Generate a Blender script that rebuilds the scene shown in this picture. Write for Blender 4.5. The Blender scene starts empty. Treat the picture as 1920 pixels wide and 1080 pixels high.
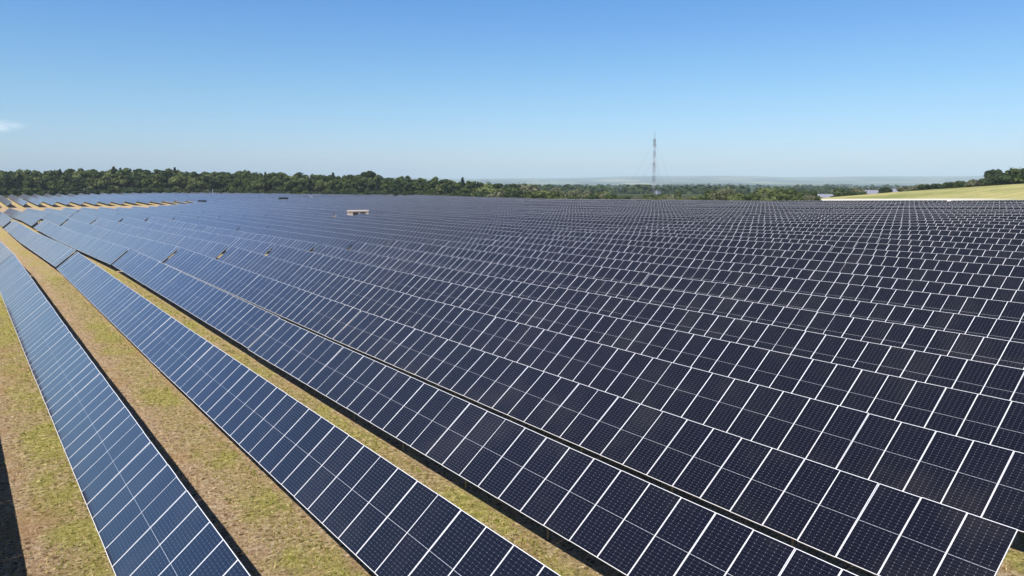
import bpy, math, random
import numpy as np
from mathutils import Matrix, Vector, Euler

random.seed(7); rng = np.random.default_rng(11)
R = math.radians
scene = bpy.context.scene
col = scene.collection
CAMZ = 11.0                      # the camera hangs 11 m above the datum
FPX, PITCH, YAW = 1433.3, R(8.25), R(36.07)

# ------------------------------------------------------------------ helpers
def link(o, parent=None):
    col.objects.link(o)
    if parent is not None: o.parent = parent
    return o

def tag(o, label=None, cat=None, group=None, kind=None):
    if label: o['label'] = label
    if cat: o['category'] = cat
    if group: o['group'] = group
    if kind: o['kind'] = kind
    return o

def empty(name, loc=(0, 0, 0)):
    o = bpy.data.objects.new(name, None); o.location = loc
    o.empty_display_size = .5
    return link(o)

class MB:
    """collects faces with material slots, builds one mesh"""
    def __init__(s): s.v = []; s.f = []; s.m = []; s.uv = []
    def quad(s, a, b, c, d, m=0, uv=None):
        n = len(s.v); s.v += [tuple(a), tuple(b), tuple(c), tuple(d)]; s.f.append((n, n+1, n+2, n+3)); s.m.append(m)
        s.uv += uv if uv else [(0, 0)]*4
    def tri(s, a, b, c, m=0):
        n = len(s.v); s.v += [tuple(a), tuple(b), tuple(c)]; s.f.append((n, n+1, n+2)); s.m.append(m); s.uv += [(0, 0)]*3
    def box(s, x0, x1, y0, y1, z0, z1, m=0, M=None):
        P = [Vector(p) for p in ((x0,y0,z0),(x1,y0,z0),(x1,y1,z0),(x0,y1,z0),(x0,y0,z1),(x1,y0,z1),(x1,y1,z1),(x0,y1,z1))]
        if M is not None: P = [M @ p for p in P]
        for q in ((0,3,2,1),(4,5,6,7),(0,1,5,4),(1,2,6,5),(2,3,7,6),(3,0,4,7)):
            s.quad(*[P[i] for i in q], m=m)
    def bar(s, p, q, r, n=6, m=0, r2=None):
        p, q = Vector(p), Vector(q); d = (q-p); L = d.length
        if L < 1e-6: return
        d /= L; a = d.orthogonal().normalized(); b = d.cross(a); r2 = r if r2 is None else r2
        ring = [(a*math.cos(2*math.pi*i/n)+b*math.sin(2*math.pi*i/n)) for i in range(n)]
        for i in range(n):
            j = (i+1) % n
            s.quad(p+ring[i]*r, p+ring[j]*r, q+ring[j]*r2, q+ring[i]*r2, m=m)
        s.v += [tuple(q+ring[i]*r2) for i in range(n)]; k = len(s.v)-n
        s.f.append(tuple(range(k, k+n))); s.m.append(m); s.uv += [(0, 0)]*n
        s.v += [tuple(p+ring[i]*r) for i in range(n)]; k = len(s.v)-n
        s.f.append(tuple(reversed(range(k, k+n)))); s.m.append(m); s.uv += [(0, 0)]*n
    def mesh(s, name, mats):
        me = bpy.data.meshes.new(name); me.from_pydata(s.v, [], s.f)
        for m in mats: me.materials.append(m)
        me.polygons.foreach_set('material_index', s.m)
        u = me.uv_layers.new(name='UVMap'); u.data.foreach_set('uv', np.array(s.uv, dtype='f').ravel())
        me.update(); return me
    def build(s, name, mats, parent=None):
        return link(bpy.data.objects.new(name, s.mesh(name, mats)), parent)

# ------------------------------------------------------------------ node helpers
def newmat(name):
    m = bpy.data.materials.new(name); m.use_nodes = True
    nt = m.node_tree; b = nt.nodes['Principled BSDF']
    return m, nt, b
def N(nt, t, **k):
    n = nt.nodes.new(t)
    for a, v in k.items(): setattr(n, a, v)
    return n
def mth(nt, op, a, b=None, c=None, clamp=False):
    n = N(nt, 'ShaderNodeMath', operation=op, use_clamp=clamp)
    for i, x in enumerate((a, b, c)):
        if x is None: continue
        if isinstance(x, (int, float)): n.inputs[i].default_value = x
        else: nt.links.new(x, n.inputs[i])
    return n.outputs[0]
def mix(nt, f, a, b, mode='MIX'):
    n = N(nt, 'ShaderNodeMix', data_type='RGBA', blend_type=mode)
    for i, x in ((0, f), (6, a), (7, b)):
        if isinstance(x, (int, float)): n.inputs[i].default_value = x
        elif isinstance(x, tuple): n.inputs[i].default_value = (*x, 1) if len(x) == 3 else x
        else: nt.links.new(x, n.inputs[i])
    return n.outputs[2]
def noise(nt, vec, scale, detail=3, rough=.55):
    n = N(nt, 'ShaderNodeTexNoise'); n.inputs['Scale'].default_value = scale
    n.inputs['Detail'].default_value = detail; n.inputs['Roughness'].default_value = rough
    nt.links.new(vec, n.inputs['Vector']); return n.outputs['Fac']
def sstep(nt, x, a, b):
    n = N(nt, 'ShaderNodeMapRange', interpolation_type='SMOOTHSTEP')
    nt.links.new(x, n.inputs[0]); n.inputs[1].default_value = a; n.inputs[2].default_value = b
    return n.outputs[0]

# ------------------------------------------------------------------ row layout (metres; X across the rows, Y along them)
RV = {0: -2.67, 1: 2.61, 2: 8.05, 3: 13.21, 4: 18.27, 5: 23.72}
NROWS = 39
for k in range(6, NROWS): RV[k] = 23.72+5.3*(k-5)
TILT = R(39.6); LS = 2.548; WM = 1.155
LOWH = .78                       # height of the low edge
XH = LS*math.cos(TILT); ZH = LS*math.sin(TILT)

# terrain samples: (along, across, low-edge height relative to the camera)
TS = [(92.8,8.1,-9.1),(93,13.2,-9.5),(91,18.3,-9.3),(91,23.7,-9.25),(44,4,-9.95),(50,8,-9.95),(50,13.2,-9.6),(20,3,-10.25),(20,8,-10.35),(15,13,-10.25),
(76,2.6,-9.35),(172,13.2,-10.4),(190,13.2,-10.35),(7,20,-10.03),(9,25.7,-9.89),(11,31,-9.85),(13,36,-9.68),(15,41.6,-9.52),(17,47,-9.32),(19,52,-9.1),
(21,57.5,-8.82),(23.4,63,-8.65),(25.5,68,-8.53),(27.5,73.4,-8.35),(29.6,78.7,-8.16),(31.6,84,-8.04),(14,20,-9.97),(18,26,-9.89),(21.7,31,-9.83),
(25.5,36,-9.72),(29.3,41.6,-9.6),(33,47,-9.5),(37,52,-9.37),(40.7,57.5,-9.22),(44.5,62.8,-9.1),(48,68,-9.0),(52,73.4,-8.93),(56,78.7,-8.85),
(26,20,-9.95),(33,25.7,-9.83),(40,31,-9.83),(47,36,-9.87),(54,41.6,-9.95),(70,50,-10.0),(190,60,-10.5),(190,85,-10.6),(120,60,-10.1),(120,110,-9.5),(130,20,-10.0),
(235,40,-11.0),(280,20,-11.5),(280,80,-11.5),(280,140,-11.0),(320,20,-11.9),(320,80,-11.9),(345,20,-11.9),(372,20,-11.8),(345,90,-11.9),(372,100,-11.7),(370,180,-11.2),(425,20,-11.2),(425,110,-11.1),(480,20,-10.5),(480,110,-10.4),(480,200,-11),
(332,206,-10.9),(283,206,-11.0),(177,206,-9.2),(125,206,-8.2),(97,206,-7.3),(78,206,-6.7),(50,150,-6.9),(60,140,-7.4),(90,150,-8.2),(140,160,-9.2),(220,170,-10.3),
(115,300,-1.8),(141,298,-3.9),(168,290,-6.7),(178,290,-7.9),(110,250,-4.6),(140,250,-6.5),(60,300,0.6),(40,206,-5.6),(200,300,-11.5),(300,300,-13),(0,120,-6.5),(0,60,-8.9),(0,0,-10.3),(-20,-20,-10.4),(250,-10,-10.3)]
TS = np.array(TS, float)
_l = 48.0
_K = np.exp(-((TS[:, None, :2]-TS[None, :, :2])**2).sum(-1)/(2*_l*_l))
_W = np.linalg.solve(_K+.01*np.eye(len(TS)), TS[:, 2]+10.2)
def base_z(x, y):
    x = np.clip(x, -40, 330); y = np.clip(y, -40, 520)
    d = np.exp(-((y[..., None]-TS[:, 0])**2+(x[..., None]-TS[:, 1])**2)/(2*_l*_l))
    return d@_W-10.2-LOWH+CAMZ
def ss(t, a, b):
    t = np.clip((t-a)/(b-a), 0, 1); return t*t*(3-2*t)
def ground(x, y):
    x = np.asarray(x, float); y = np.asarray(y, float)
    h = base_z(x, y)
    # beyond the array the land falls away to a wide valley, with hills at its far side
    r = np.sqrt(x*x+y*y)
    a = np.arctan2(x, y)
    far = -1.5-14*ss(r, 350, 1500)-42*ss(r, 1500, 6000)
    rel = (np.sin(x/900+1)*np.cos(y/760)+.6*np.sin((x+y)/430+2)+.5*np.sin((x-y)/610))*7*ss(r, 900, 5000)
    rid = ss(r, 8000, 15000)*(62+26*np.sin(a*7+1)+16*np.sin(a*17+.4)+8*np.sin(a*43))
    far = far+rel+rid
    w = ss(r, 420, 760)
    # the wooded plateau on the left stays level
    lf = 1-ss(a, .45, .75)
    w = w*(1-lf)+lf*ss(r, 800, 2500)
    return h*(1-w)+far*w

def gz(x, y): return float(ground(np.array([x]), np.array([y]))[0])

def axis(lo, hi):
    a = list(np.arange(-40, 340, 5.0)) if True else []
    s = 5.0; p = a[-1]
    while p < hi: s *= 1.085; p += s; a.append(p)
    s = 8.0; p = a[0]
    while p > lo: s *= 1.25; p -= s; a.insert(0, p)
    return np.array(a)
def axis_y(lo, hi):
    a = list(np.arange(-30, 540, 5.0)); s = 5.0; p = a[-1]
    while p < hi: s *= 1.085; p += s; a.append(p)
    s = 8.0; p = a[0]
    while p > lo: s *= 1.25; p -= s; a.insert(0, p)
    return np.array(a)
gx = axis(-22000, 24000); gy = axis_y(-3000, 24000)
X, Y = np.meshgrid(gx, gy); Z = np.vstack([ground(X[i], Y[i]) for i in range(len(gy))])
nx, ny = len(gx), len(gy)
verts = np.stack([X.ravel(), Y.ravel(), Z.ravel()], 1)
idx = np.arange(nx*ny).reshape(ny, nx)
faces = np.stack([idx[:-1, :-1].ravel(), idx[:-1, 1:].ravel(), idx[1:, 1:].ravel(), idx[1:, :-1].ravel()], 1)
me = bpy.data.meshes.new('ground'); me.from_pydata(verts.tolist(), [], faces.tolist())
me.polygons.foreach_set('use_smooth', [True]*len(me.polygons)); me.update()

# ---- ground material
m_ground, nt, b = newmat('ground_soil_and_grass')
geo = N(nt, 'ShaderNodeNewGeometry'); pos = geo.outputs['Position']
sep = N(nt, 'ShaderNodeSeparateXYZ'); nt.links.new(pos, sep.inputs[0])
px, py = sep.outputs[0], sep.outputs[1]
n_big = noise(nt, pos, .11, 4, .6); n_mid = noise(nt, pos, .9, 5, .65); n_fine = sstep(nt, noise(nt, pos, 5.5, 7, .85), .36, .64); n_vf = noise(nt, pos, 12, 5, .8)
# strip pattern of the mown grass and the worn soil between the rows
wob = mth(nt, 'MULTIPLY_ADD', n_mid, 1.7, -.85)
ph = mth(nt, 'FRACT', mth(nt, 'DIVIDE', mth(nt, 'ADD', mth(nt, 'SUBTRACT', px, 2.7), wob), 5.29))
# green from phase .66 to 1.05
g = mth(nt, 'MAXIMUM', sstep(nt, ph, .66, .88), mth(nt, 'SUBTRACT', 1, sstep(nt, ph, .02, .14)))
patch = sstep(nt, mth(nt, 'ADD', mth(nt, 'MULTIPLY', noise(nt, pos, .22, 3, .6), .65), mth(nt, 'MULTIPLY', n_mid, .35)), .45, .58)
g = mth(nt, 'ADD', mth(nt, 'MULTIPLY', g, mth(nt, 'MULTIPLY_ADD', patch, .62, .34)), mth(nt, 'MULTIPLY', patch, .10), clamp=True)
soil = mix(nt, n_fine, (.40, .25, .13), (.92, .68, .44))
soil = mix(nt, sstep(nt, n_vf, .54, .60), soil, (.09, .055, .028))
vo = N(nt, 'ShaderNodeTexVoronoi'); vo.inputs['Scale'].default_value = 5.0; nt.links.new(pos, vo.inputs['Vector'])
vc = N(nt, 'ShaderNodeSeparateColor'); nt.links.new(vo.outputs['Color'], vc.inputs[0])
spot = mth(nt, 'LESS_THAN', vo.outputs['Distance'], mth(nt, 'MULTIPLY', vc.outputs[0], .42))
soil = mix(nt, mth(nt, 'MULTIPLY', spot, .75), soil, (.11, .062, .028))
brt = mth(nt, 'GREATER_THAN', vc.outputs[1], .8)
soil = mix(nt, mth(nt, 'MULTIPLY', brt, mth(nt, 'MULTIPLY', sstep(nt, n_fine, .2, .8), .5)), soil, (.85, .70, .52))
grass = mix(nt, n_fine, (.32, .29, .06), (.80, .68, .25))
grass = mix(nt, mth(nt, 'MULTIPLY', spot, .45), grass, (.07, .075, .02))
grass = mix(nt, sstep(nt, n_vf, .54, .61), grass, (.045, .05, .014))
soil = mix(nt, mth(nt, 'MULTIPLY', sstep(nt, noise(nt, pos, .28, 4, .6), .5, .68), .45), soil, (.50, .26, .11))
c = mix(nt, g, soil, grass)
# sandy cross track at the end of the third block
tr = mth(nt, 'MULTIPLY', sstep(nt, py, 305, 309), mth(nt, 'SUBTRACT', 1, sstep(nt, py, 374, 380)))
c = mix(nt, mth(nt, 'MULTIPLY', tr, mth(nt, 'MULTIPLY_ADD', sstep(nt, n_big, .42, .6), .6, .3)), c, mix(nt, n_mid, (.42, .28, .17), (.56, .42, .28)))
# dry meadow north of the last row
n_md = noise(nt, pos, .035, 6, .7)
dry = mix(nt, sstep(nt, n_md, .36, .64), (.25, .27, .085), (.50, .45, .19))
dry = mix(nt, mth(nt, 'MULTIPLY', sstep(nt, mth(nt, 'SINE', mth(nt, 'MULTIPLY', mth(nt, 'ADD', py, mth(nt, 'MULTIPLY', px, .35)), .9)), .55, .95), .3), dry, (.22, .23, .08)); dry = mix(nt, sstep(nt, n_mid, .5, .8), dry, (.26, .26, .08))
md = sstep(nt, px, 202, 204)
c = mix(nt, md, c, dry)
floor_ = mix(nt, n_mid, (.035, .042, .02), (.08, .08, .04))
fl = mth(nt, 'MAXIMUM', sstep(nt, py, 487, 492), mth(nt, 'MULTIPLY', sstep(nt, px, 224, 232), sstep(nt, mth(nt, 'SUBTRACT', py, mth(nt, 'MULTIPLY', px, .25)), 165, 215)))
c = mix(nt, fl, c, floor_)
# pale farm track just behind the last row
tk = mth(nt, 'MULTIPLY', sstep(nt, mth(nt, 'SUBTRACT', px, mth(nt, 'MULTIPLY', py, .3)), 194, 197), mth(nt, 'SUBTRACT', 1, sstep(nt, mth(nt, 'SUBTRACT', px, mth(nt, 'MULTIPLY', py, .3)), 205, 210)))
tk = mth(nt, 'MULTIPLY', tk, mth(nt, 'MULTIPLY', sstep(nt, py, 80, 105), mth(nt, 'SUBTRACT', 1, sstep(nt, py, 200, 320))))
c = mix(nt, tk, c, (.75, .70, .60))
# patchwork of fields and woods further out
vor = N(nt, 'ShaderNodeTexVoronoi'); vor.inputs['Scale'].default_value = .0034; vor.inputs['Randomness'].default_value = .9
mp = N(nt, 'ShaderNodeMapping'); mp.inputs['Scale'].default_value = (1, .6, 0); mp.inputs['Rotation'].default_value = (0, 0, .6)
nt.links.new(pos, mp.inputs[0]); nt.links.new(mp.outputs[0], vor.inputs['Vector'])
vs = N(nt, 'ShaderNodeSeparateColor'); nt.links.new(vor.outputs['Color'], vs.inputs[0])
rp = N(nt, 'ShaderNodeValToRGB'); e = rp.color_ramp; e.interpolation = 'CONSTANT'
stops = [(0, (.022, .04, .018)), (.34, (.06, .09, .03)), (.5, (.26, .24, .10)), (.64, (.03, .055, .02)), (.8, (.36, .33, .17)), (.88, (.10, .13, .045))]
e.elements[0].position = 0; e.elements[0].color = (*stops[0][1], 1); e.elements[1].position = stops[1][0]; e.elements[1].color = (*stops[1][1], 1)
for p_, c_ in stops[2:]:
    q = e.elements.new(p_); q.color = (*c_, 1)
nt.links.new(vs.outputs[0], rp.inputs[0])
ln = N(nt, 'ShaderNodeVectorMath', operation='LENGTH'); nt.links.new(pos, ln.inputs[0])
wf = mth(nt, 'MULTIPLY', sstep(nt, mth(nt, 'ADD', ln.outputs['Value'], mth(nt, 'MULTIPLY', n_big, 60)), 520, 640), sstep(nt, mth(nt, 'SUBTRACT', px, mth(nt, 'MULTIPLY', py, .55)), 0, 120))
c = mix(nt, wf, c, rp.outputs[0])
nt.links.new(c, b.inputs['Base Color']); b.inputs['Roughness'].default_value = .95
b.inputs['Specular IOR Level'].default_value = .15
bp = N(nt, 'ShaderNodeBump'); bp.inputs['Strength'].default_value = .9; bp.inputs['Distance'].default_value = .09
nt.links.new(mth(nt, 'ADD', mth(nt, 'MULTIPLY', n_fine, .7), mth(nt, 'MULTIPLY', n_vf, .3)), bp.inputs['Height'])
nt.links.new(bp.outputs[0], b.inputs['Normal'])
me.materials.append(m_ground)
go = link(bpy.data.objects.new('ground', me)); tag(go, kind='structure')

# ------------------------------------------------------------------ solar materials
m_cell, nt, b = newmat('module_glass_over_cells')
uv = N(nt, 'ShaderNodeUVMap'); sp = N(nt, 'ShaderNodeSeparateXYZ'); nt.links.new(uv.outputs[0], sp.inputs[0])
s_, t_ = sp.outputs[0], sp.outputs[1]          # s up the slope 0..1, t along the row 0..1
def gridline(val, cells, half):                # 1 on the line between cells
    f = mth(nt, 'FRACT', mth(nt, 'MULTIPLY', val, cells))
    d = mth(nt, 'MINIMUM', f, mth(nt, 'SUBTRACT', 1, f))
    return d, mth(nt, 'LESS_THAN', d, half)
ds, ls = gridline(s_, 26, .022)
dt, lt = gridline(t_, 6, .011)
grid = mth(nt, 'MAXIMUM', ls, lt)
cor = mth(nt, 'LESS_THAN', mth(nt, 'ADD', mth(nt, 'MULTIPLY', ds, .095), mth(nt, 'MULTIPLY', dt, .185)), .0105)
db, lb = gridline(t_, 60, .06)
mid = mth(nt, 'LESS_THAN', mth(nt, 'ABSOLUTE', mth(nt, 'SUBTRACT', s_, .5)), .0022)
midc = mth(nt, 'MULTIPLY', mid, mth(nt, 'GREATER_THAN', dt, .07))
oi = N(nt, 'ShaderNodeObjectInfo')
isl = N(nt, 'ShaderNodeNewGeometry').outputs['Random Per Island']
cell = mix(nt, isl, (.0022, .0026, .0075), (.0075, .0078, .015))
c = mix(nt, mth(nt, 'MULTIPLY', lb, .12), cell, (.13, .14, .18))
c = mix(nt, grid, c, (.06, .065, .085))
c = mix(nt, cor, c, (.26, .28, .33))
c = mix(nt, midc, c, (.48, .50, .55))
dust = noise(nt, N(nt, 'ShaderNodeNewGeometry').outputs['Position'], .35, 4, .6)
c = mix(nt, mth(nt, 'MULTIPLY', sstep(nt, dust, .45, .75), .03), c, (.4, .35, .28))
nt.links.new(c, b.inputs['Base Color']); b.inputs['Roughness'].default_value = .12; b.inputs['IOR'].default_value = 1.3
b.inputs['Coat Weight'].default_value = 1; b.inputs['Coat IOR'].default_value = 1.5; b.inputs['Coat Roughness'].default_value = .05
b.inputs['Sheen Weight'].default_value = 1.0; b.inputs['Sheen Roughness'].default_value = .32; b.inputs['Sheen Tint'].default_value = (.95, .93, 1, 1)
m_frame, nt, b = newmat('anodised_aluminium_frame')
b.inputs['Base Color'].default_value = (.88, .88, .92, 1); b.inputs['Roughness'].default_value = .4; b.inputs['Metallic'].default_value = .05
m_back, nt, b = newmat('module_backsheet')
b.inputs['Base Color'].default_value = (.02, .02, .022, 1); b.inputs['Roughness'].default_value = .6
m_steel, nt, b = newmat('galvanised_steel')
tn = noise(nt, N(nt, 'ShaderNodeNewGeometry').outputs['Position'], 5, 3)
nt.links.new(mix(nt, tn, (.14, .145, .15), (.24, .245, .25)), b.inputs['Base Color']); b.inputs['Metallic'].default_value = .7; b.inputs['Roughness'].default_value = .5

# plane of the modules: P(s, w, h) -> local coordinates of the table (x across, y along, z up)
ct, st = math.cos(TILT), math.sin(TILT)
def PP(s, w, h=0): return Vector((s*ct-h*st, w, LOWH+s*st+h*ct))
FW = .0155; TH = .035; GP = .009
def glass(mb, w0, m=0):
    w1 = w0+WM-GP
    a, b_, c_, d = (FW, w0+FW), (FW, w1-FW), (LS-FW, w1-FW), (LS-FW, w0+FW)
    uvq = [(0, 0), (0, 1), (1, 1), (1, 0)]
    mb.quad(PP(a[0], a[1], TH-.004), PP(d[0], d[1], TH-.004), PP(c_[0], c_[1], TH-.004), PP(b_[0], b_[1], TH-.004), m, [uvq[0], uvq[3], uvq[2], uvq[1]])
def backs(mb, w0, m):
    w1 = w0+WM-GP
    mb.quad(PP(FW, w0+FW, .010), PP(FW, w1-FW, .010), PP(LS-FW, w1-FW, .010), PP(LS-FW, w0+FW, .010), m)
def pbox(mb, s0, s1, w0, w1, h0, h1, m):
    P = [PP(s, w, h) for h in (h0, h1) for s, w in ((s0, w0), (s1, w0), (s1, w1), (s0, w1))]
    for q in ((0,3,2,1),(4,5,6,7),(0,1,5,4),(1,2,6,5),(2,3,7,6),(3,0,4,7)): mb.quad(*[P[i] for i in q], m=m)
def frame(mb, w0, m):
    w1 = w0+WM-GP
    pbox(mb, 0, FW, w0, w1, 0, TH, m); pbox(mb, LS-FW, LS, w0, w1, 0, TH, m)
    pbox(mb, FW, LS-FW, w0, w0+FW, 0, TH, m); pbox(mb, FW, LS-FW, w1-FW, w1, 0, TH, m)
def frame_lite(mb, w0, m):
    w1 = w0+WM-GP; h = TH
    def q(s0, s1, a, b_): mb.quad(PP(s0, a, h), PP(s1, a, h), PP(s1, b_, h), PP(s0, b_, h), m)
    q(0, FW, w0, w1); q(LS-FW, LS, w0, w1); q(FW, LS-FW, w0, w0+FW); q(FW, LS-FW, w1-FW, w1)
    mb.quad(PP(0, w0, 0), PP(0, w0, h), PP(0, w1, h), PP(0, w1, 0), m)
    mb.quad(PP(LS, w0, 0), PP(LS, w1, 0), PP(LS, w1, h), PP(LS, w0, h), m)

mb = MB(); glass(mb, 0); backs(mb, 0, 1); me_glass = mb.mesh('solar_module', [m_cell, m_back])
mb = MB(); frame(mb, 0, 0); me_frame = mb.mesh('module_frame', [m_frame])
mb = MB(); glass(mb, 0); backs(mb, 0, 1); frame(mb, 0, 2); me_mod = mb.mesh('solar_module', [m_cell, m_back, m_frame])
def tube_mb(n):
    mb = MB(); L = n*WM-GP
    for s in (.62, LS-.62):
        pbox(mb, s-.04, s+.04, .05, L-.05, -.085, -.004, 0)
    for i in range(0, n, 4):
        w = min(i*WM+.55, L-.3); pbox(mb, .25, LS-.25, w-.035, w+.035, -.20, -.088, 0)
    return mb
def post_mb(w):
    mb = MB()
    for s in (.62, LS-.62):
        p = PP(s, w, -.21); mb.box(p.x-.05, p.x+.05, w-.04, w+.04, -.7, p.z, 0)
    return mb
_tm = {}; _pm = None
def tube_mesh(n):
    if n not in _tm: _tm[n] = tube_mb(n).mesh('support_rails', [m_steel])
    return _tm[n]
me_post = post_mb(0).mesh('post_pair', [m_steel])
_far = {}
def far_mesh(n):
    if n not in _far:
        mb = MB()
        for i in range(n):
            glass(mb, i*WM, 0); frame_lite(mb, i*WM, 2)
        L = n*WM-GP
        mb.quad(PP(0, 0, 0), PP(0, L, 0), PP(LS, L, 0), PP(LS, 0, 0), 1)
        pbox(mb, .62, LS-.62, .05, L-.05, -.12, -.01, 3)
        for i in range(0, n, 4):
            w = min(i*WM+.55, L-.3)
            for s in (.62, LS-.62):
                p = PP(s, w, -.1); mb.box(p.x-.05, p.x+.05, w-.04, w+.04, -.7, p.z, 3)
        _far[n] = mb.mesh('solar_table', [m_cell, m_back, m_frame, m_steel])
    return _far[n]

def proj(p):
    x, y, z = p[0], p[1], p[2]-CAMZ
    fw = y*math.cos(YAW)+x*math.sin(YAW); rt = -y*math.sin(YAW)+x*math.cos(YAW)
    d = fw*math.cos(PITCH)-z*math.sin(PITCH); up = fw*math.sin(PITCH)+z*math.cos(PITCH)
    if d < .5: return None
    return 960+FPX*rt/d, 540-FPX*up/d, d

ONES = 'zeroth first second third fourth fifth sixth seventh eighth ninth tenth eleventh twelfth thirteenth fourteenth fifteenth sixteenth seventeenth eighteenth nineteenth'.split()
def ordw(n):
    if n < 20: return ONES[n]
    t = {20: 'twentieth', 30: 'thirtieth'}
    if n in t: return t[n]
    return {2: 'twenty', 3: 'thirty'}[n//10]+'-'+ONES[n % 10]

def row_sections(k):
    v = RV[k]
    start = 7.57 if k <= 4 else 3.2
    if k == 5: start = 3.0
    if k == 4: start = 6.96
    ph = {1: 26.0, 2: 24.0, 3: 17.72, 4: 16.19, 5: 11.41}.get(k, 3.2+(k*.37) % 1.155)
    start = ph-WM*round((ph-start)/WM)
    e3 = 303 if k < 12 else min(303+(k-11)*9, 366)
    secs = []
    n1 = int(round((44.4-start)/WM)); secs.append((start, n1, 0))
    s2 = start+n1*WM+.04; n2 = int((90.9-s2)/WM); secs.append((s2, n2, 1))
    s3 = s2+n2*WM+.95; a = (187.6 if k < 4 else 188.6) if k not in (13, 14, 15, 16, 17) else 172.0
    n = int((a-s3-.4)/WM/2); secs.append((s3, n, 2)); secs.append((s3+n*WM+.35, n, 3))
    s4 = s3+2*n*WM+.35+(4.5 if k < 4 else 1.9) if k not in (15, 16, 17) else 196.5
    n = int((e3-s4-.9)/WM/3)
    for j in range(3): secs.append((s4+j*(n*WM+.4), n, 4+j))
    s5 = 378.0; n = 92; secs.append((s5, n, 7))
    return v, secs
SECN = ['nearest the camera', 'second along', 'just past the first narrow gap', 'just before the second cross aisle',
        'just past the second cross aisle', 'midway to the sandy track', 'ending at the sandy cross track', 'beyond the sandy track before the wood']
SECG = 'solar tables nearest the camera', 'second solar tables along each row', 'solar tables past the first gap', 'solar tables before the second aisle', 'solar tables beyond the second aisle', 'solar tables in the middle of the far block', 'solar tables ending at the sandy track', 'solar tables beyond the sandy track'
ntab = nmod = 0
_spec = {}
for k in range(NROWS):
    v, secs = row_sections(k)
    for (u0, n, si) in secs:
        L = n*WM
        z0, z1 = gz(v+.9, u0), gz(v+.9, u0+L)
        # keep what the photograph (or a step aside of it) can show
        vis = False; dmin = 1e9
        for i in range(9):
            t = i/8; P = proj((v+1, u0+L*t, z0+(z1-z0)*t+1.5))
            if P and -330 < P[0] < 2250 and P[1] < 1500:
                vis = True; dmin = min(dmin, P[2])
        if k == 0 and si < 3: vis = True; dmin = 30
        if k == 0 and si >= 3: vis = False
        if not vis: continue
        ntab += 1
        side = 'dark blue' if k > 12 and si < 3 else ('grey-blue' if k > 3 else 'bright blue') if si < 4 else 'pale blue reflecting'
        row = 'row casting its shadow in the lower left corner' if k == 0 else ordw(k)+' row from lower left'
        label = f'{side} solar table, {row}, {SECN[si]}'.replace(' reflecting', '')
        if k == 0: label = f'table whose shadow falls at lower left, {SECN[si]}'
        slope = math.atan2(z1-z0, L)
        far_ = k > 6 or si > 1
        tj = R(random.gauss(0, .75 if far_ else .4)) if k > 0 else 0; zj = random.gauss(0, .055 if far_ else .02)
        rot = Euler((slope, tj, 0)); z0 += zj
        detail = 2 if dmin < 34 and k > 0 and si < 2 and k < 14 else 1 if (si < 2 and k < 24) or (si < 4 and k < 8) else 0
        if k == 0: detail = 1
        if detail == 0:
            o = bpy.data.objects.new('solar_table', far_mesh(n)); link(o)
            o.location = (v, u0, z0); o.rotation_euler = rot
        else:
            o = empty('solar_table', (v, u0, z0)); o.rotation_euler = rot
            for i in range(n):
                mo = bpy.data.objects.new('solar_module', me_glass if detail == 2 else me_mod); link(mo, o)
                mo.location = (0, i*WM, random.gauss(0, .003)); nmod += 1
                mo.rotation_euler = (R(random.gauss(0, .12)), R(random.gauss(0, .18)), 0)
                if detail == 2:
                    link(bpy.data.objects.new('module_frame', me_frame), mo)
            link(bpy.data.objects.new('support_rails', tube_mesh(n)), o)
            for w in np.arange(.5, L-.3, 4*WM):
                po = bpy.data.objects.new('post_pair', me_post); link(po, o); po.location = (0, float(w), 0)
        tag(o, label, 'solar table', SECG[si])
print('tables', ntab, 'modules', nmod)

# ------------------------------------------------------------------ grass tufts, clods on the open strips
def leafmat(name, c0, c1, trans=.25):
    m, nt, b = newmat(name)
    g_ = N(nt, 'ShaderNodeNewGeometry'); o_ = N(nt, 'ShaderNodeObjectInfo')
    f = mth(nt, 'ADD', mth(nt, 'MULTIPLY', g_.outputs['Random Per Island'], .65), mth(nt, 'MULTIPLY', o_.outputs['Random'], .35))
    nt.links.new(mix(nt, f, c0, c1), b.inputs['Base Color']); b.inputs['Roughness'].default_value = .7
    b.inputs['Specular IOR Level'].default_value = .2
    tr_ = N(nt, 'ShaderNodeBsdfTranslucent'); nt.links.new(mix(nt, f, c0, c1), tr_.inputs[0])
    ms = N(nt, 'ShaderNodeMixShader'); ms.inputs[0].default_value = trans
    nt.links.new(b.outputs[0], ms.inputs[1]); nt.links.new(tr_.outputs[0], ms.inputs[2])
    nt.links.new(ms.outputs[0], nt.nodes['Material Output'].inputs[0])
    return m
m_tuft_g = leafmat('tuft_green', (.14, .17, .02), (.40, .38, .07))
m_tuft_d = leafmat('tuft_dry', (.36, .26, .10), (.78, .62, .30))
V_, F_, M_ = [], [], []
cnt = 0
pts = []
for k in range(0, 4):
    vlo = RV[k]+XH-.8; vhi = RV[k+1]+.25
    for _ in range(9500):
        u = 8+rng.random()**1.7*80; x = vlo+rng.random()*(vhi-vlo); pts.append((x, u, (x-vlo)/(vhi-vlo)))
for _ in range(700): pts.append((17.5+rng.random()*8, 2.5+rng.random()*6, rng.random()))
pts = np.array(pts); hz = ground(pts[:, 0], pts[:, 1])
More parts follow.
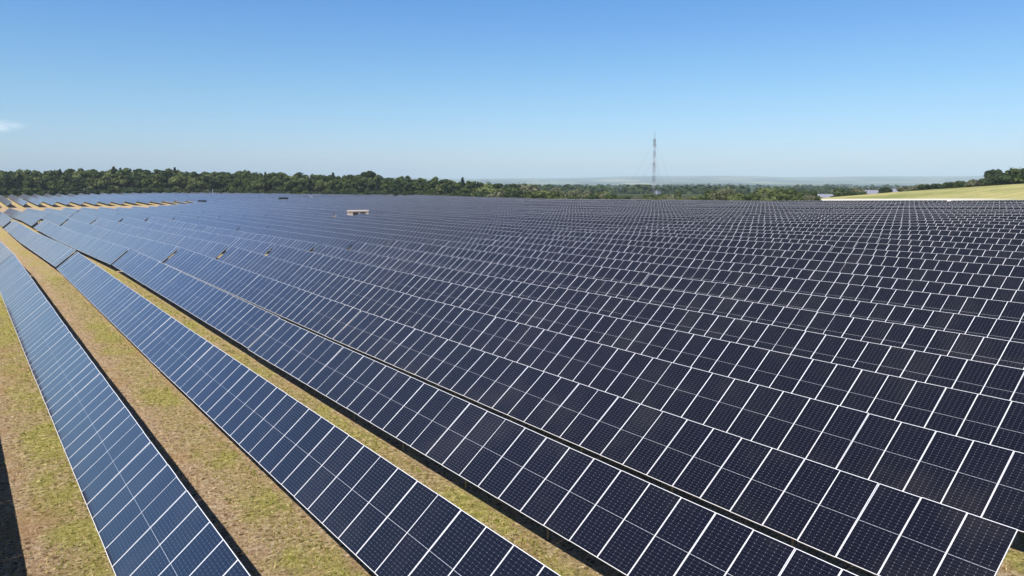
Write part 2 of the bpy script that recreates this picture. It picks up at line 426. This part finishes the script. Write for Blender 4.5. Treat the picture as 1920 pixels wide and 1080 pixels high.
for (x, u, f), z in zip(pts, hz):
    green = rng.random() < (.06+.62*(f > .66))
    if not green and rng.random() < .6: continue
    s = (.035+.055*rng.random())*(1.9 if (f > .88 or f < .16) and rng.random() < .5 else 1)
    for _ in range(3):
        a = rng.random()*6.28; l = s*(.5+rng.random()); w = .012+.012*rng.random()
        dx, dy = math.cos(a), math.sin(a); o1 = (rng.random()-.5)*.10; o2 = (rng.random()-.5)*.10
        n0 = len(V_)
        V_ += [(x+o1-dy*w, u+o2+dx*w, z-.01), (x+o1+dy*w, u+o2-dx*w, z-.01), (x+o1+dx*l*.8, u+o2+dy*l*.8, z+l)]
        F_.append((n0, n0+1, n0+2)); M_.append(0 if green else 1)
me = bpy.data.meshes.new('grass'); me.from_pydata(V_, [], F_); me.materials.append(m_tuft_g); me.materials.append(m_tuft_d)
me.polygons.foreach_set('material_index', M_); me.update()
o = link(bpy.data.objects.new('grass', me)); tag(o, 'short green and straw coloured grass tufts on the open strips between the rows', 'grass', kind='stuff')

# ------------------------------------------------------------------ trees
m_bark, nt, b = newmat('bark'); b.inputs['Base Color'].default_value = (.09, .065, .045, 1); b.inputs['Roughness'].default_value = .9
L_dark = leafmat('leaves_dark', (.020, .040, .015), (.07, .10, .032), .15)
L_mid = leafmat('leaves_mid', (.035, .062, .016), (.12, .155, .04), .2)
L_light = leafmat('leaves_light', (.09, .12, .035), (.20, .23, .08), .2)
L_olive = leafmat('leaves_olive', (.10, .11, .06), (.22, .22, .12), .2)
L_pine = leafmat('needles', (.010, .026, .014), (.035, .06, .028), .1)

def crown_mesh(name, mat, h, r, seed, nl, kind='broad', leaf=.42):
    rg = np.random.default_rng(seed); mb = MB(); lobes = []
    if kind == 'broad':
        for _ in range(13):
            a = rg.random()*6.28; rr = r*.62*math.sqrt(rg.random()); zz = h*(.30+.62*rg.random())
            lobes.append((rr*math.cos(a), rr*math.sin(a), zz, r*(.30+.25*rg.random())*(1.1-.45*abs(zz/h-.55)*2)))
    elif kind == 'shrub':
        for _ in range(10):
            a = rg.random()*6.28; rr = r*.7*math.sqrt(rg.random()); zz = h*(.15+.62*rg.random()*(1-rr/r*.5))
            lobes.append((rr*math.cos(a), rr*math.sin(a), zz, r*(.28+.2*rg.random())))
    else:
        for i in range(13):
            t = i/12; a = rg.random()*6.28; rr = r*.45*(1-t)*rg.random()+.1
            lobes.append((rr*math.cos(a), rr*math.sin(a), h*(.22+.74*t), r*(.72-.55*t)*(.8+.4*rg.random())))
    W = np.array([l[3]**2 for l in lobes]); W /= W.sum()
    for _ in range(nl):
        lx, ly, lz, lr = lobes[rg.choice(len(lobes), p=W)]
        d = rg.normal(size=3); d /= np.linalg.norm(d)
        q = lr*(.72+.34*rg.random())
        if d[2] < -.3: q *= .75
        c = Vector((lx+d[0]*q, ly+d[1]*q, max(lz+d[2]*q*(.8 if kind != 'pine' else .55), .15)))
        nrm = Vector((d[0], d[1], d[2]))+Vector(rg.normal(size=3))*.55
        a = nrm.orthogonal().normalized(); b_ = nrm.cross(a).normalized(); s = leaf*(.5+rg.random())
        an = rg.random()*6.28; e1 = (a*math.cos(an)+b_*math.sin(an))*s; e2 = (b_*math.cos(an)-a*math.sin(an))*s*.7
        mb.quad(c-e1, c-e2, c+e1*.9, c+e2*1.1)
    return mb.mesh(name, [mat])
def trunk_mesh(h, r, seed):
    rg = random.Random(seed); mb = MB(); p = Vector((0, 0, -.4)); t = r*.055+.07
    for i in range(4):
        q = p+Vector((rg.uniform(-.2, .2), rg.uniform(-.2, .2), h*.2)); mb.bar(p, q, t, 7, 0, t*.75); p = q; t *= .75
        if i > 0:
            for _ in range(2):
                a = rg.random()*6.28; e = p+Vector((math.cos(a)*r*.6, math.sin(a)*r*.6, h*.16)); mb.bar(p, e, t*.55, 5, 0, t*.2)
    return mb.mesh('trunk', [m_bark])
protos = {}
def proto(kind, mat, h, r, seeds, nl, shape, leaf):
    protos[kind] = [(crown_mesh('crown', mat, h, r, s, nl, shape, leaf), trunk_mesh(h, r, s), h, r) for s in seeds]
proto('dark', L_dark, 12, 4.2, (1, 2, 3), 1900, 'broad', .5)
proto('mid', L_mid, 12, 4.4, (4, 5, 6), 1900, 'broad', .5)
proto('light', L_light, 11, 4.0, (7, 8), 1700, 'broad', .45)
proto('pine', L_pine, 14, 3.4, (9, 10), 1900, 'pine', .5)
proto('shrub', L_mid, 5, 3.2, (11, 12, 13), 1100, 'shrub', .34)
proto('shrub_dark', L_dark, 5, 3.2, (21, 22), 1100, 'shrub', .34)
proto('shrub_olive', L_olive, 4.5, 3.2, (14, 15), 1000, 'shrub', .32)
proto('shrub_light', L_light, 4.5, 3.0, (16, 17), 1000, 'shrub', .32)
NAMES = {'dark': 'broadleaf_tree', 'mid': 'broadleaf_tree', 'light': 'broadleaf_tree', 'pine': 'pine_tree', 'shrub': 'shrub', 'shrub_olive': 'shrub', 'shrub_light': 'shrub', 'shrub_dark': 'shrub'}
ntree = 0
def tree(kind, x, y, h, label, group, wide=1.0, z=None):
    global ntree
    cm, tm, H0, R0 = random.choice(protos[kind]); s = h/H0
    o = empty(NAMES[kind], (x, y, (gz(x, y) if z is None else z)-.1)); a = random.random()*6.28
    o.rotation_euler = (0, 0, a); w = s*wide*random.uniform(.9, 1.12); o.scale = (w, w, s)
    link(bpy.data.objects.new('crown', cm), o); link(bpy.data.objects.new('trunk', tm), o)
    tag(o, label, 'shrub' if 'shrub' in kind else 'tree', group); ntree += 1
    return o

def at(px_, depth):       # ground position at a bearing and a distance ahead of the camera
    rt = (px_-960)/FPX*depth; fw = depth
    return fw*math.sin(YAW)+rt*math.cos(YAW), fw*math.cos(YAW)-rt*math.sin(YAW)

# the wood behind the array, three staggered lines of trees
def wood_edge(px_):       # depth of the wood's front edge and height of its trees
    P = [(-80, 478), (200, 480), (430, 470), (600, 450), (760, 432), (850, 420), (910, 392), (950, 360), (1000, 347)]
    T = [(-80, 15.8), (120, 16.0), (220, 17.0), (430, 15.6), (520, 14.8), (690, 13.4), (800, 11.6), (900, 9.8), (1000, 7.6)]
    f = lambda q, A: np.interp(q, [a for a, _ in A], [b_ for _, b_ in A])
    return float(f(px_, P)), float(f(px_, T))
zone = lambda q: 'left end' if q < 180 else 'left part' if q < 400 else 'middle' if q < 620 else 'right part' if q < 820 else 'right end'
kname = {'dark': 'dark green broad-crowned tree', 'mid': 'mid green rounded tree', 'light': 'yellow-green lighter tree', 'pine': 'dark pointed pine'}
for line in range(4):
    q = -90+line*7
    while q < (955 if line < 2 else 905):
        dep, hh = wood_edge(q); dep += line*9+random.uniform(-2.5, 2.5)
        kd = random.choices(['dark', 'mid', 'light', 'pine'], [.36, .38, .16, .10])[0]
        h_ = hh*random.uniform(.82, 1.0)*(1+.02*line) if kd != 'pine' else hh*random.uniform(.85, 1.07)
        if line == 0: h_ *= .86
        x, y = at(q, dep)
        where = 'on the front edge' if line == 0 else 'just inside the edge' if line == 1 else 'deep inside'
        tree(kd, x, y, h_, f'{kname[kd]} {where} of the far wood, at its {zone(q)}', 'trees of the wood behind the array', 1.05)
        q += random.uniform(15, 22)*(1 if line else .8)
for q, hh, lab in ((222, 17.9, 'tallest dark pine rising above the left part of the far wood'), (335, 17.4, 'tall dark pine above the wood, second from the left of the tall ones'),
                   (692, 16.2, 'large dark rounded crown standing above the right part of the wood'), (868, 11.8, 'slim dark pine above the right end of the far wood')):
    x, y = at(q, wood_edge(q)[0]+14); tree('pine' if 'pine' in lab else 'dark', x, y, hh, lab, 'tall trees above the wood', 1.1)
# low brush at the foot of the wood
q = -60
while q < 940:
    dep, _ = wood_edge(q); x, y = at(q, dep-6); kd = random.choice(['shrub', 'shrub_dark', 'shrub_dark'])
    tree(kd, x, y, random.uniform(4, 6.5)*(1 if q < 800 else .7), f'low {"dark" if kd == "shrub_dark" else "green"} shrub at the foot of the far wood, {zone(q)}', 'shrubs at the foot of the wood', 1.1); q += random.uniform(12, 18)

# bushes and small trees on the slope behind the last row
def edge_depth(q): return float(np.interp(q, [880, 960, 1100, 1300, 1500, 1700], [372, 352, 318, 286, 262, 240]))
def brush_top(q): return float(np.interp(q, [900, 930, 1000, 1040, 1085, 1110, 1160, 1180, 1235, 1290, 1340, 1380, 1420, 1450, 1500, 1530], [7.6, 7.8, 7.0, 6.2, 4.4, 5.6, 5.2, 3.4, 4.8, 3.4, 5.4, 5.4, 3.6, 4.8, 3.8, 3.2]))
bz = lambda q: 'left of the mast' if q < 1180 else 'below the mast' if q < 1270 else 'right of the mast'
bn = {'shrub_dark': 'dark bush', 'shrub': 'green bush', 'shrub_olive': 'grey-green bush', 'shrub_light': 'pale yellow-green bush'}
for line in range(3):
    q = 905+line*6
    while q < 1530:
        kd = random.choices(['shrub', 'shrub_olive', 'shrub_light', 'shrub_dark'], [.38, .24, .2, .18])[0]
        if 1265 < q < 1325 and line == 0: q += 14; continue
        x, y = at(q, edge_depth(q)+line*11+random.uniform(-1, 3))
        h_ = 1.1*brush_top(q)*random.uniform(.6, 1.12)*(1+.16*line)
        tree(kd, x, y, h_, f'{bn[kd]} behind the last row, {("front", "second", "rear")[line]} line, {bz(q)}', 'bushes behind the last row', 1.05)
        q += random.uniform(13, 21)*(1+.1*line)
for q, dd, hh in ((1040, 60, 8), (1075, 90, 7), (1150, 80, 8), (1205, 70, 9), (1240, 110, 9), (1268, 140, 9), (1330, 120, 9), (1375, 80, 8), (1405, 150, 10), (1428, 90, 8.5), (1470, 120, 11), (1495, 60, 6.5), (1520, 150, 10)):
    hh *= .68
    x, y = at(q, edge_depth(q)+dd); tree(random.choice(['dark', 'mid']), x, y, hh, 'dark green tree further down the slope '+bz(q), 'trees down the slope', 1.3)
# line of trees behind the dry meadow, rising to the right
mname = {'shrub_dark': 'dark bush', 'dark': 'dark tree', 'mid': 'green tree', 'shrub': 'low bush', 'shrub_olive': 'greyish bush', 'pine': 'dark pine'}
for line in range(3):
    q = 1535+line*8
    while q < 1990:
        f = (q-1535)/385
        if line < 2 and (1526 < q < 1572 or 1608 < q < 1690): q += 9; continue
        dep = (303+random.uniform(-3, 3))/(.589+(q-960)/FPX*.808)+line*(26-8*f)
        kd = random.choices(['dark', 'mid', 'shrub', 'shrub_olive', 'pine', 'shrub_dark'], [.05+.25*f, .05+.2*f, .34-.25*f, .2-.14*f, .02+.08*f, .34])[0]
        if line == 0 and kd in ('dark', 'mid', 'pine'): kd = 'shrub_dark'
        h_ = float(np.interp(q, [1535, 1600, 1700, 1790, 1850, 1895, 1990], [3.0, 3.4, 3.4, 3.4, 4.6, 6.6, 8]))*random.uniform(.7, 1.1)*(1+.3*line*(1-f*.5))
        x, y = at(q, dep)
        zz = 'left end' if q < 1660 else 'middle' if q < 1800 else 'right end'
        tree(kd, x, y, h_, f'{mname[kd]} behind the dry meadow, {("front", "second", "rear")[line]} line, {zz}', 'trees behind the dry meadow', 1.35)
        q += random.uniform(9, 14)
for q, dep, hh, lab in ((1924, 276, 11.5, 'tall dark pine at the right edge above the dry meadow'), (1948, 272, 12, 'dark pine just outside the right edge'), (1853, 286, 7.4, 'rounded dark tree standing above the meadow hedge')):
    x, y = at(q, dep); tree('pine' if 'pine' in lab else 'dark', x, y, hh, lab, 'tall trees behind the meadow', 1.2)
print('trees', ntree)

# far-off woods and hedgerows in the valley: nobody could count them
mb = MB(); rg = np.random.default_rng(5)
def clump(x, y, h, w):
    z = gz(x, y)
    for _ in range(26):
        d = rg.normal(size=3); d /= np.linalg.norm(d); d[2] = abs(d[2])
        c = Vector((x+d[0]*w, y+d[1]*w, z+d[2]*h*.8+h*.1)); nn = Vector(d)+Vector(rg.normal(size=3))*.4
        a = nn.orthogonal().normalized(); b_ = nn.cross(a).normalized(); s = w*.5*(.6+rg.random())
        mb.quad(c-a*s, c-b_*s, c+a*s, c+b_*s*1.1)
for _ in range(120):
    q = rg.uniform(840, 2000); d = 720*math.exp(rg.random()*2.1); x0, y0 = at(q, d)
    ang = rg.choice([.3, 1.2, 1.9, 2.6])+rg.normal()*.1; n = int(rg.integers(5, 22)); st_ = 6+d*.004
    thick = rg.random() < .35
    for i in range(n):
        x = x0+math.cos(ang)*i*st_+rg.normal()*(2+thick*14); y = y0+math.sin(ang)*i*st_+rg.normal()*(2+thick*14)
        hh_ = rg.uniform(5, 10)
        clump(x, y, hh_, hh_*.55)
o = mb.build('distant_woodland', [L_dark]); tag(o, 'hedgerows and woods scattered over the hazy valley beyond the array', 'woodland', kind='stuff')

# ------------------------------------------------------------------ lattice mast
m_red, nt, b = newmat('red_mast_paint'); b.inputs['Base Color'].default_value = (.13, .075, .085, 1); b.inputs['Roughness'].default_value = .5
m_wht, nt, b = newmat('white_mast_paint'); b.inputs['Base Color'].default_value = (.45, .45, .50, 1); b.inputs['Roughness'].default_value = .5
m_grey, nt, b = newmat('antenna_grey'); b.inputs['Base Color'].default_value = (.28, .30, .33, 1); b.inputs['Roughness'].default_value = .5
m_wire, nt, b = newmat('guy_wire'); b.inputs['Base Color'].default_value = (.2, .2, .2, 1); b.inputs['Metallic'].default_value = .5
tx, ty = at(1223, 700); tz = gz(tx, ty)
topz = CAMZ+(332-262)*700/FPX; Hm = topz-tz
mast = empty('radio_mast', (tx, ty, tz)); tag(mast, 'tall slender red and white lattice radio mast with guy wires beyond the bushes', 'mast')
NS = 9
def hw(z): return 1.05-.5*min(z/Hm, 1)
for i in range(NS):
    mb = MB(); za, zb = Hm*i/NS, Hm*(i+1)/NS; bays = 3
    for j in range(bays):
        z0 = za+(zb-za)*j/bays; z1 = za+(zb-za)*(j+1)/bays; a0, a1 = hw(z0), hw(z1)
        c0 = [(-a0, -a0), (a0, -a0), (a0, a0), (-a0, a0)]; c1 = [(-a1, -a1), (a1, -a1), (a1, a1), (-a1, a1)]
        for q in range(4):
            p, pn = c0[q], c0[(q+1) % 4]; r_, rn = c1[q], c1[(q+1) % 4]
            mb.bar((*p, z0), (*r_, z1), .10, 5); mb.bar((*p, z0), (*rn, z1), .045, 4); mb.bar((*pn, z0), (*r_, z1), .045, 4); mb.bar((*r_, z1), (*rn, z1), .05, 4)
    mb.build('lattice_section', [m_wht if i % 2 else m_red], mast)
mb = MB(); mb.bar((0, 0, Hm), (0, 0, Hm+4), .28, 6, 0, .2); mb.bar((0, 0, Hm+4), (0, 0, Hm+8.3), .12, 6, 0, .05); mb.build('top_aerial', [m_grey], mast)
for i, (zz, ang) in enumerate([(Hm-1.6, .3), (Hm-1.9, 2.4), (Hm-2.2, 4.4), (Hm-5.6, 1.2), (Hm-5.8, 3.4), (Hm-6, 5.3)]):
    mb = MB(); M_m = Matrix.Translation((math.cos(ang)*1.25, math.sin(ang)*1.25, zz)) @ Matrix.Rotation(ang, 4, 'Z')
    mb.box(-.22, .22, -.32, .32, -1.3, 1.3, 0, M_m); mb.box(-.9, -.22, -.05, .05, -.1, .1, 0, M_m); mb.build('panel_antenna', [m_grey], mast)
for zz, ang in ((Hm*.42, 3.9), (Hm*.56, .9)):
    mb = MB(); c0 = Vector((math.cos(ang)*(hw(zz)+.5), math.sin(ang)*(hw(zz)+.5), zz)); d = Vector((math.cos(ang), math.sin(ang), 0))
    mb.bar(c0, c0+d*.5, .9, 14, 0, 1.0); mb.build('dish_antenna', [m_wht], mast)
for k in range(3):
    a = .5+k*2.094
    for zz, dd in ((Hm*.93, 27), (Hm*.6, 19)):
        mb = MB(); mb.bar((math.cos(a)*hw(zz), math.sin(a)*hw(zz), zz), (math.cos(a)*dd, math.sin(a)*dd, 0), .035, 4); mb.build('guy_wire', [m_wire], mast)
mb = MB(); mb.box(3, 8, -2, 2, -.5, 3.0); mb.box(2.8, 8.2, -2.2, 2.2, 3.0, 3.25); cb = mb.build('equipment_cabin', [m_wht], None)
cb.location = (tx, ty, tz); tag(cb, 'small pale equipment cabin at the foot of the radio mast', 'cabin')

# ------------------------------------------------------------------ transformer station in the second aisle and kiosks
m_conc, nt, b = newmat('pale_render_wall')
nz = noise(nt, N(nt, 'ShaderNodeNewGeometry').outputs['Position'], 1.2, 4)
nt.links.new(mix(nt, nz, (.50, .43, .40), (.60, .54, .50)), b.inputs['Base Color']); b.inputs['Roughness'].default_value = .85
m_dark, nt, b = newmat('dark_louvre_door'); b.inputs['Base Color'].default_value = (.03, .03, .035, 1)
m_green, nt, b = newmat('dark_green_sheet'); b.inputs['Base Color'].default_value = (.025, .045, .035, 1); b.inputs['Roughness'].default_value = .5
def station(x, y, rz, L, W, H, wall, label, roofm, doors=True):
    t = empty('transformer_station', (x, y, gz(x, y)-.05)); t.rotation_euler = (0, 0, rz); tag(t, label, 'transformer station')
    mb = MB(); mb.box(-L/2, L/2, -W/2, W/2, -.3, H); mb.build('wall', [wall], t)
    mb = MB(); mb.box(-L/2-.18, L/2+.18, -W/2-.18, W/2+.18, H, H+.16); mb.box(-L/2-.02, L/2+.02, -W/2-.02, W/2+.02, H+.16, H+.26); mb.build('roof', [roofm], t)
    if doors:
        for dx in (-L*.12, L*.22):
            mb = MB(); mb.box(dx-.75, dx+.75, -W/2-.05, -W/2-.003, .1, H-.35)
            for j in range(7): mb.box(dx-.6, dx+.6, -W/2-.08, -W/2-.052, .5+j*.3, .62+j*.3)
            d = mb.build('louvre_door', [m_dark], t)
            mb = MB(); mb.box(dx+.5, dx+.6, -W/2-.13, -W/2-.083, 1.1, 1.3); mb.build('handle', [m_wht], d)
    return t
x, y = at(672, 200); station(x, y, -R(20), 5.2, 2.6, 2.6, m_conc, 'pale pinkish concrete transformer cabin with dark louvred doors in the second aisle', m_conc)
x, y = at(382, 330); station(x, y, -R(10), 3.2, 2.2, 2.7, m_green, 'dark green kiosk at the right end of the sandy track', m_green, False)
x, y = at(534, 352); station(x, y, -R(10), 3.8, 2.4, 3.0, m_green, 'dark kiosk among the far tables left of the pale pole head', m_green, False)
x, y = at(403, 425); po = empty('utility_pole', (x, y, gz(x, y)))
mb = MB(); mb.bar((0, 0, -.3), (0, 0, 5.2), .14, 8, 0, .1); mb.build('pole_shaft', [m_wht], po)
mb = MB(); mb.box(-.7, .7, -.06, .06, 4.7, 4.85); mb.build('crossarm', [m_grey], po); tag(po, 'pale short pole in front of the far wood', 'pole')
x, y = at(587, 352); po = empty('camera_pole', (x, y, gz(x, y)))
mb = MB(); mb.bar((0, 0, -.3), (0, 0, 3.6), .08, 8); mb.build('pole_shaft', [m_steel], po)
mb = MB(); mb.box(-.55, .55, -.3, .3, 2.9, 3.8); mb.build('housing', [m_wht], po); tag(po, 'white box on a pole among the far tables right of the dark kiosk', 'camera pole')
# low sheds seen beyond the dry meadow
m_roof, nt, b = newmat('pale_sheet_roof')
nz = noise(nt, N(nt, 'ShaderNodeNewGeometry').outputs['Position'], .8, 4)
nt.links.new(mix(nt, nz, (.20, .20, .27), (.32, .32, .40)), b.inputs['Base Color']); b.inputs['Roughness'].default_value = .45
m_shed, nt, b = newmat('grey_shed_wall')
nz = noise(nt, N(nt, 'ShaderNodeNewGeometry').outputs['Position'], .6, 3)
nt.links.new(mix(nt, nz, (.05, .05, .07), (.10, .10, .13)), b.inputs['Base Color'])
def shed(q, L, H, W, lab):
    x, y = at(q, 313/(.589+(q-960)/FPX*.808)); t = empty('farm_shed', (x, y, gz(x, y)-.1)); t.rotation_euler = (0, 0, -YAW-math.atan((q-960)/FPX)+R(8)); tag(t, lab, 'shed', 'sheds beyond the dry meadow')
    mb = MB(); mb.box(-L/2, L/2, -W/2, W/2, -.5, H); mb.quad((-L/2, -W/2, H), (-L/2, W/2, H), (-L/2, .02, H+1.3), (-L/2, -.02, H+1.3)); mb.quad((L/2, W/2, H), (L/2, -W/2, H), (L/2, -.02, H+1.3), (L/2, .02, H+1.3)); mb.build('wall', [m_shed], t)
    mb = MB()
    for sg in (-1, 1):
        for z in (0, .12):
            mb.quad((-L/2-.4, sg*(W/2+.5), H-.12+z), (L/2+.4, sg*(W/2+.5), H-.12+z), (L/2+.4, 0, H+1.34+z), (-L/2-.4, 0, H+1.34+z))
        mb.quad((-L/2-.4, sg*(W/2+.5), H-.12), (L/2+.4, sg*(W/2+.5), H-.12), (L/2+.4, sg*(W/2+.5), H), (-L/2-.4, sg*(W/2+.5), H))
    mb.build('roof', [m_roof], t)
    for dx in (-L*.25, L*.2):
        mb = MB(); mb.box(dx-1.1, dx+1.1, -W/2-.06, -W/2-.004, 0, min(3, H-.5)); mb.build('door', [m_dark], t)
SHEDS = [(1551, 9.5, 2.7, 'lower-set pale-roofed shed beyond the left end of the dry meadow'), (1631, 9.5, 1.9, 'long pale-roofed shed beyond the meadow, middle of three'), (1676, 7.5, 1.3, 'dark-walled small shed beyond the meadow, rightmost of three')]
for q, L, H, lab in SHEDS: shed(q, L, H, 6, lab)
for q, kd, hh in ((1524, 'shrub_olive', 5), (1532, 'shrub_dark', 3.4), (1571, 'shrub', 5.2), (1580, 'shrub_dark', 5.6), (1592, 'shrub_dark', 5), (1603, 'shrub_olive', 4.6), (1610, 'shrub_dark', 3.4), (1654, 'shrub_dark', 4), (1660, 'shrub_dark', 3), (1693, 'shrub_dark', 3.6), (1700, 'shrub_olive', 3.2)):
    x, y = at(q, (306+random.uniform(-1, 2))/(.589+(q-960)/FPX*.808)); tree(kd, x, y, hh, {'shrub_olive': 'greyish bush', 'shrub_dark': 'dark bush', 'shrub': 'green bush'}[kd]+' beside the pale-roofed sheds beyond the meadow', 'bushes beside the sheds', 1.25)
for q, dep, hh in ((1560, 380, 9), (1590, 390, 9), (1615, 385, 8), (1640, 392, 8), (1668, 396, 8), (1700, 388, 7), (1730, 380, 6)):
    x, y = at(q, dep); tree(random.choice(['dark', 'mid']), x, y, hh, 'dark green tree rising behind the pale-roofed sheds', 'trees behind the sheds', 1.3)

# ------------------------------------------------------------------ haze: one box of air round everything
DO_HAZE = True
if DO_HAZE:
    mb = MB(); mb.box(-23000, 25000, -3500, 25000, -140, 190)
    m_haze = bpy.data.materials.new('haze_air'); m_haze.use_nodes = True; nt = m_haze.node_tree; nt.nodes.clear()
    out = N(nt, 'ShaderNodeOutputMaterial'); pv = N(nt, 'ShaderNodeVolumePrincipled')
    pv.inputs['Color'].default_value = (.74, .90, 1.0, 1); pv.inputs['Density'].default_value = 1.05e-4; pv.inputs['Anisotropy'].default_value = -.25
    nt.links.new(pv.outputs[0], out.inputs['Volume'])
    hz_ = mb.build('haze', [m_haze]); tag(hz_, kind='stuff')

# ------------------------------------------------------------------ light
SAZ = R(18); SUN_EL = math.atan(1.6*math.cos(SAZ))
sd = Vector((-math.cos(SAZ)*math.cos(SUN_EL), -math.sin(SAZ)*math.cos(SUN_EL), math.sin(SUN_EL)))
sl = bpy.data.lights.new('sun', 'SUN'); sl.energy = 4.8; sl.angle = R(.53); sl.color = (1, .955, .88)
so = link(bpy.data.objects.new('sun', sl)); so.rotation_euler = sd.to_track_quat('Z', 'Y').to_euler(); so.location = (-50, -50, 80)
w = bpy.data.worlds.new('World'); scene.world = w; w.use_nodes = True; nt = w.node_tree
bg = nt.nodes['Background']; sky = N(nt, 'ShaderNodeTexSky', sky_type='NISHITA'); sky.sun_disc = False
sky.sun_elevation = SUN_EL; sky.sun_rotation = math.atan2(sd.x, sd.y)
sky.altitude = 200; sky.air_density = 1.0; sky.dust_density = .4; sky.ozone_density = 2.5
tc = N(nt, 'ShaderNodeTexCoord'); sx = N(nt, 'ShaderNodeSeparateXYZ'); nt.links.new(tc.outputs['Generated'], sx.inputs[0])
zel = sx.outputs[2]
tint = mix(nt, sstep(nt, zel, -.01, .12), (.67, .79, 1.12), (.60, .83, 1.02))
tint = mix(nt, sstep(nt, zel, .08, .30), tint, (.35, .74, 1.13))
tint = mix(nt, sstep(nt, zel, .26, .5), tint, (.30, .44, .62))
tint = mix(nt, sstep(nt, zel, .5, .88), tint, (.06, .12, .28))
sc_ = mix(nt, 1.0, sky.outputs[0], tint, 'MULTIPLY')
# faint wisp of cloud low on the left
ca = math.atan2(-(960-8), FPX)+YAW; ce = math.atan((332-238)/math.hypot(FPX, 950))
cd = Vector((math.sin(ca)*math.cos(ce), math.cos(ca)*math.cos(ce), math.sin(ce)))
mp = N(nt, 'ShaderNodeMapping'); mp.inputs['Scale'].default_value = (14, 14, 70); nt.links.new(tc.outputs['Generated'], mp.inputs[0])
wn = noise(nt, mp.outputs[0], 1.6, 5, .6)
sub = N(nt, 'ShaderNodeVectorMath', operation='SUBTRACT'); nt.links.new(tc.outputs['Generated'], sub.inputs[0]); sub.inputs[1].default_value = cd
ms = N(nt, 'ShaderNodeVectorMath', operation='MULTIPLY'); nt.links.new(sub.outputs[0], ms.inputs[0]); ms.inputs[1].default_value = (1, 1, 4.2)
lg = N(nt, 'ShaderNodeVectorMath', operation='LENGTH'); nt.links.new(ms.outputs[0], lg.inputs[0])
msk = mth(nt, 'SUBTRACT', 1, sstep(nt, lg.outputs['Value'], .008, .036))
wisp = mth(nt, 'MULTIPLY', msk, sstep(nt, wn, .36, .60))
sc_ = mix(nt, mth(nt, 'MULTIPLY', wisp, .5), sc_, (8.5, 9.0, 9.6))
nt.links.new(sc_, bg.inputs['Color']); bg.inputs['Strength'].default_value = .11

# ------------------------------------------------------------------ camera
cam = bpy.data.cameras.new('camera'); cam.sensor_width = 36; cam.lens = FPX/1920*36; cam.clip_start = .1; cam.clip_end = 60000
co = link(bpy.data.objects.new('camera', cam)); co.location = (0, 0, CAMZ); co.rotation_euler = (math.pi/2-PITCH, 0, -YAW)
scene.camera = co
scene.view_settings.view_transform = 'Standard'; scene.view_settings.look = 'None'; scene.view_settings.exposure = .28; scene.view_settings.gamma = 1
scene.cycles.max_bounces = 6; scene.cycles.transparent_max_bounces = 8; scene.cycles.volume_bounces = 1
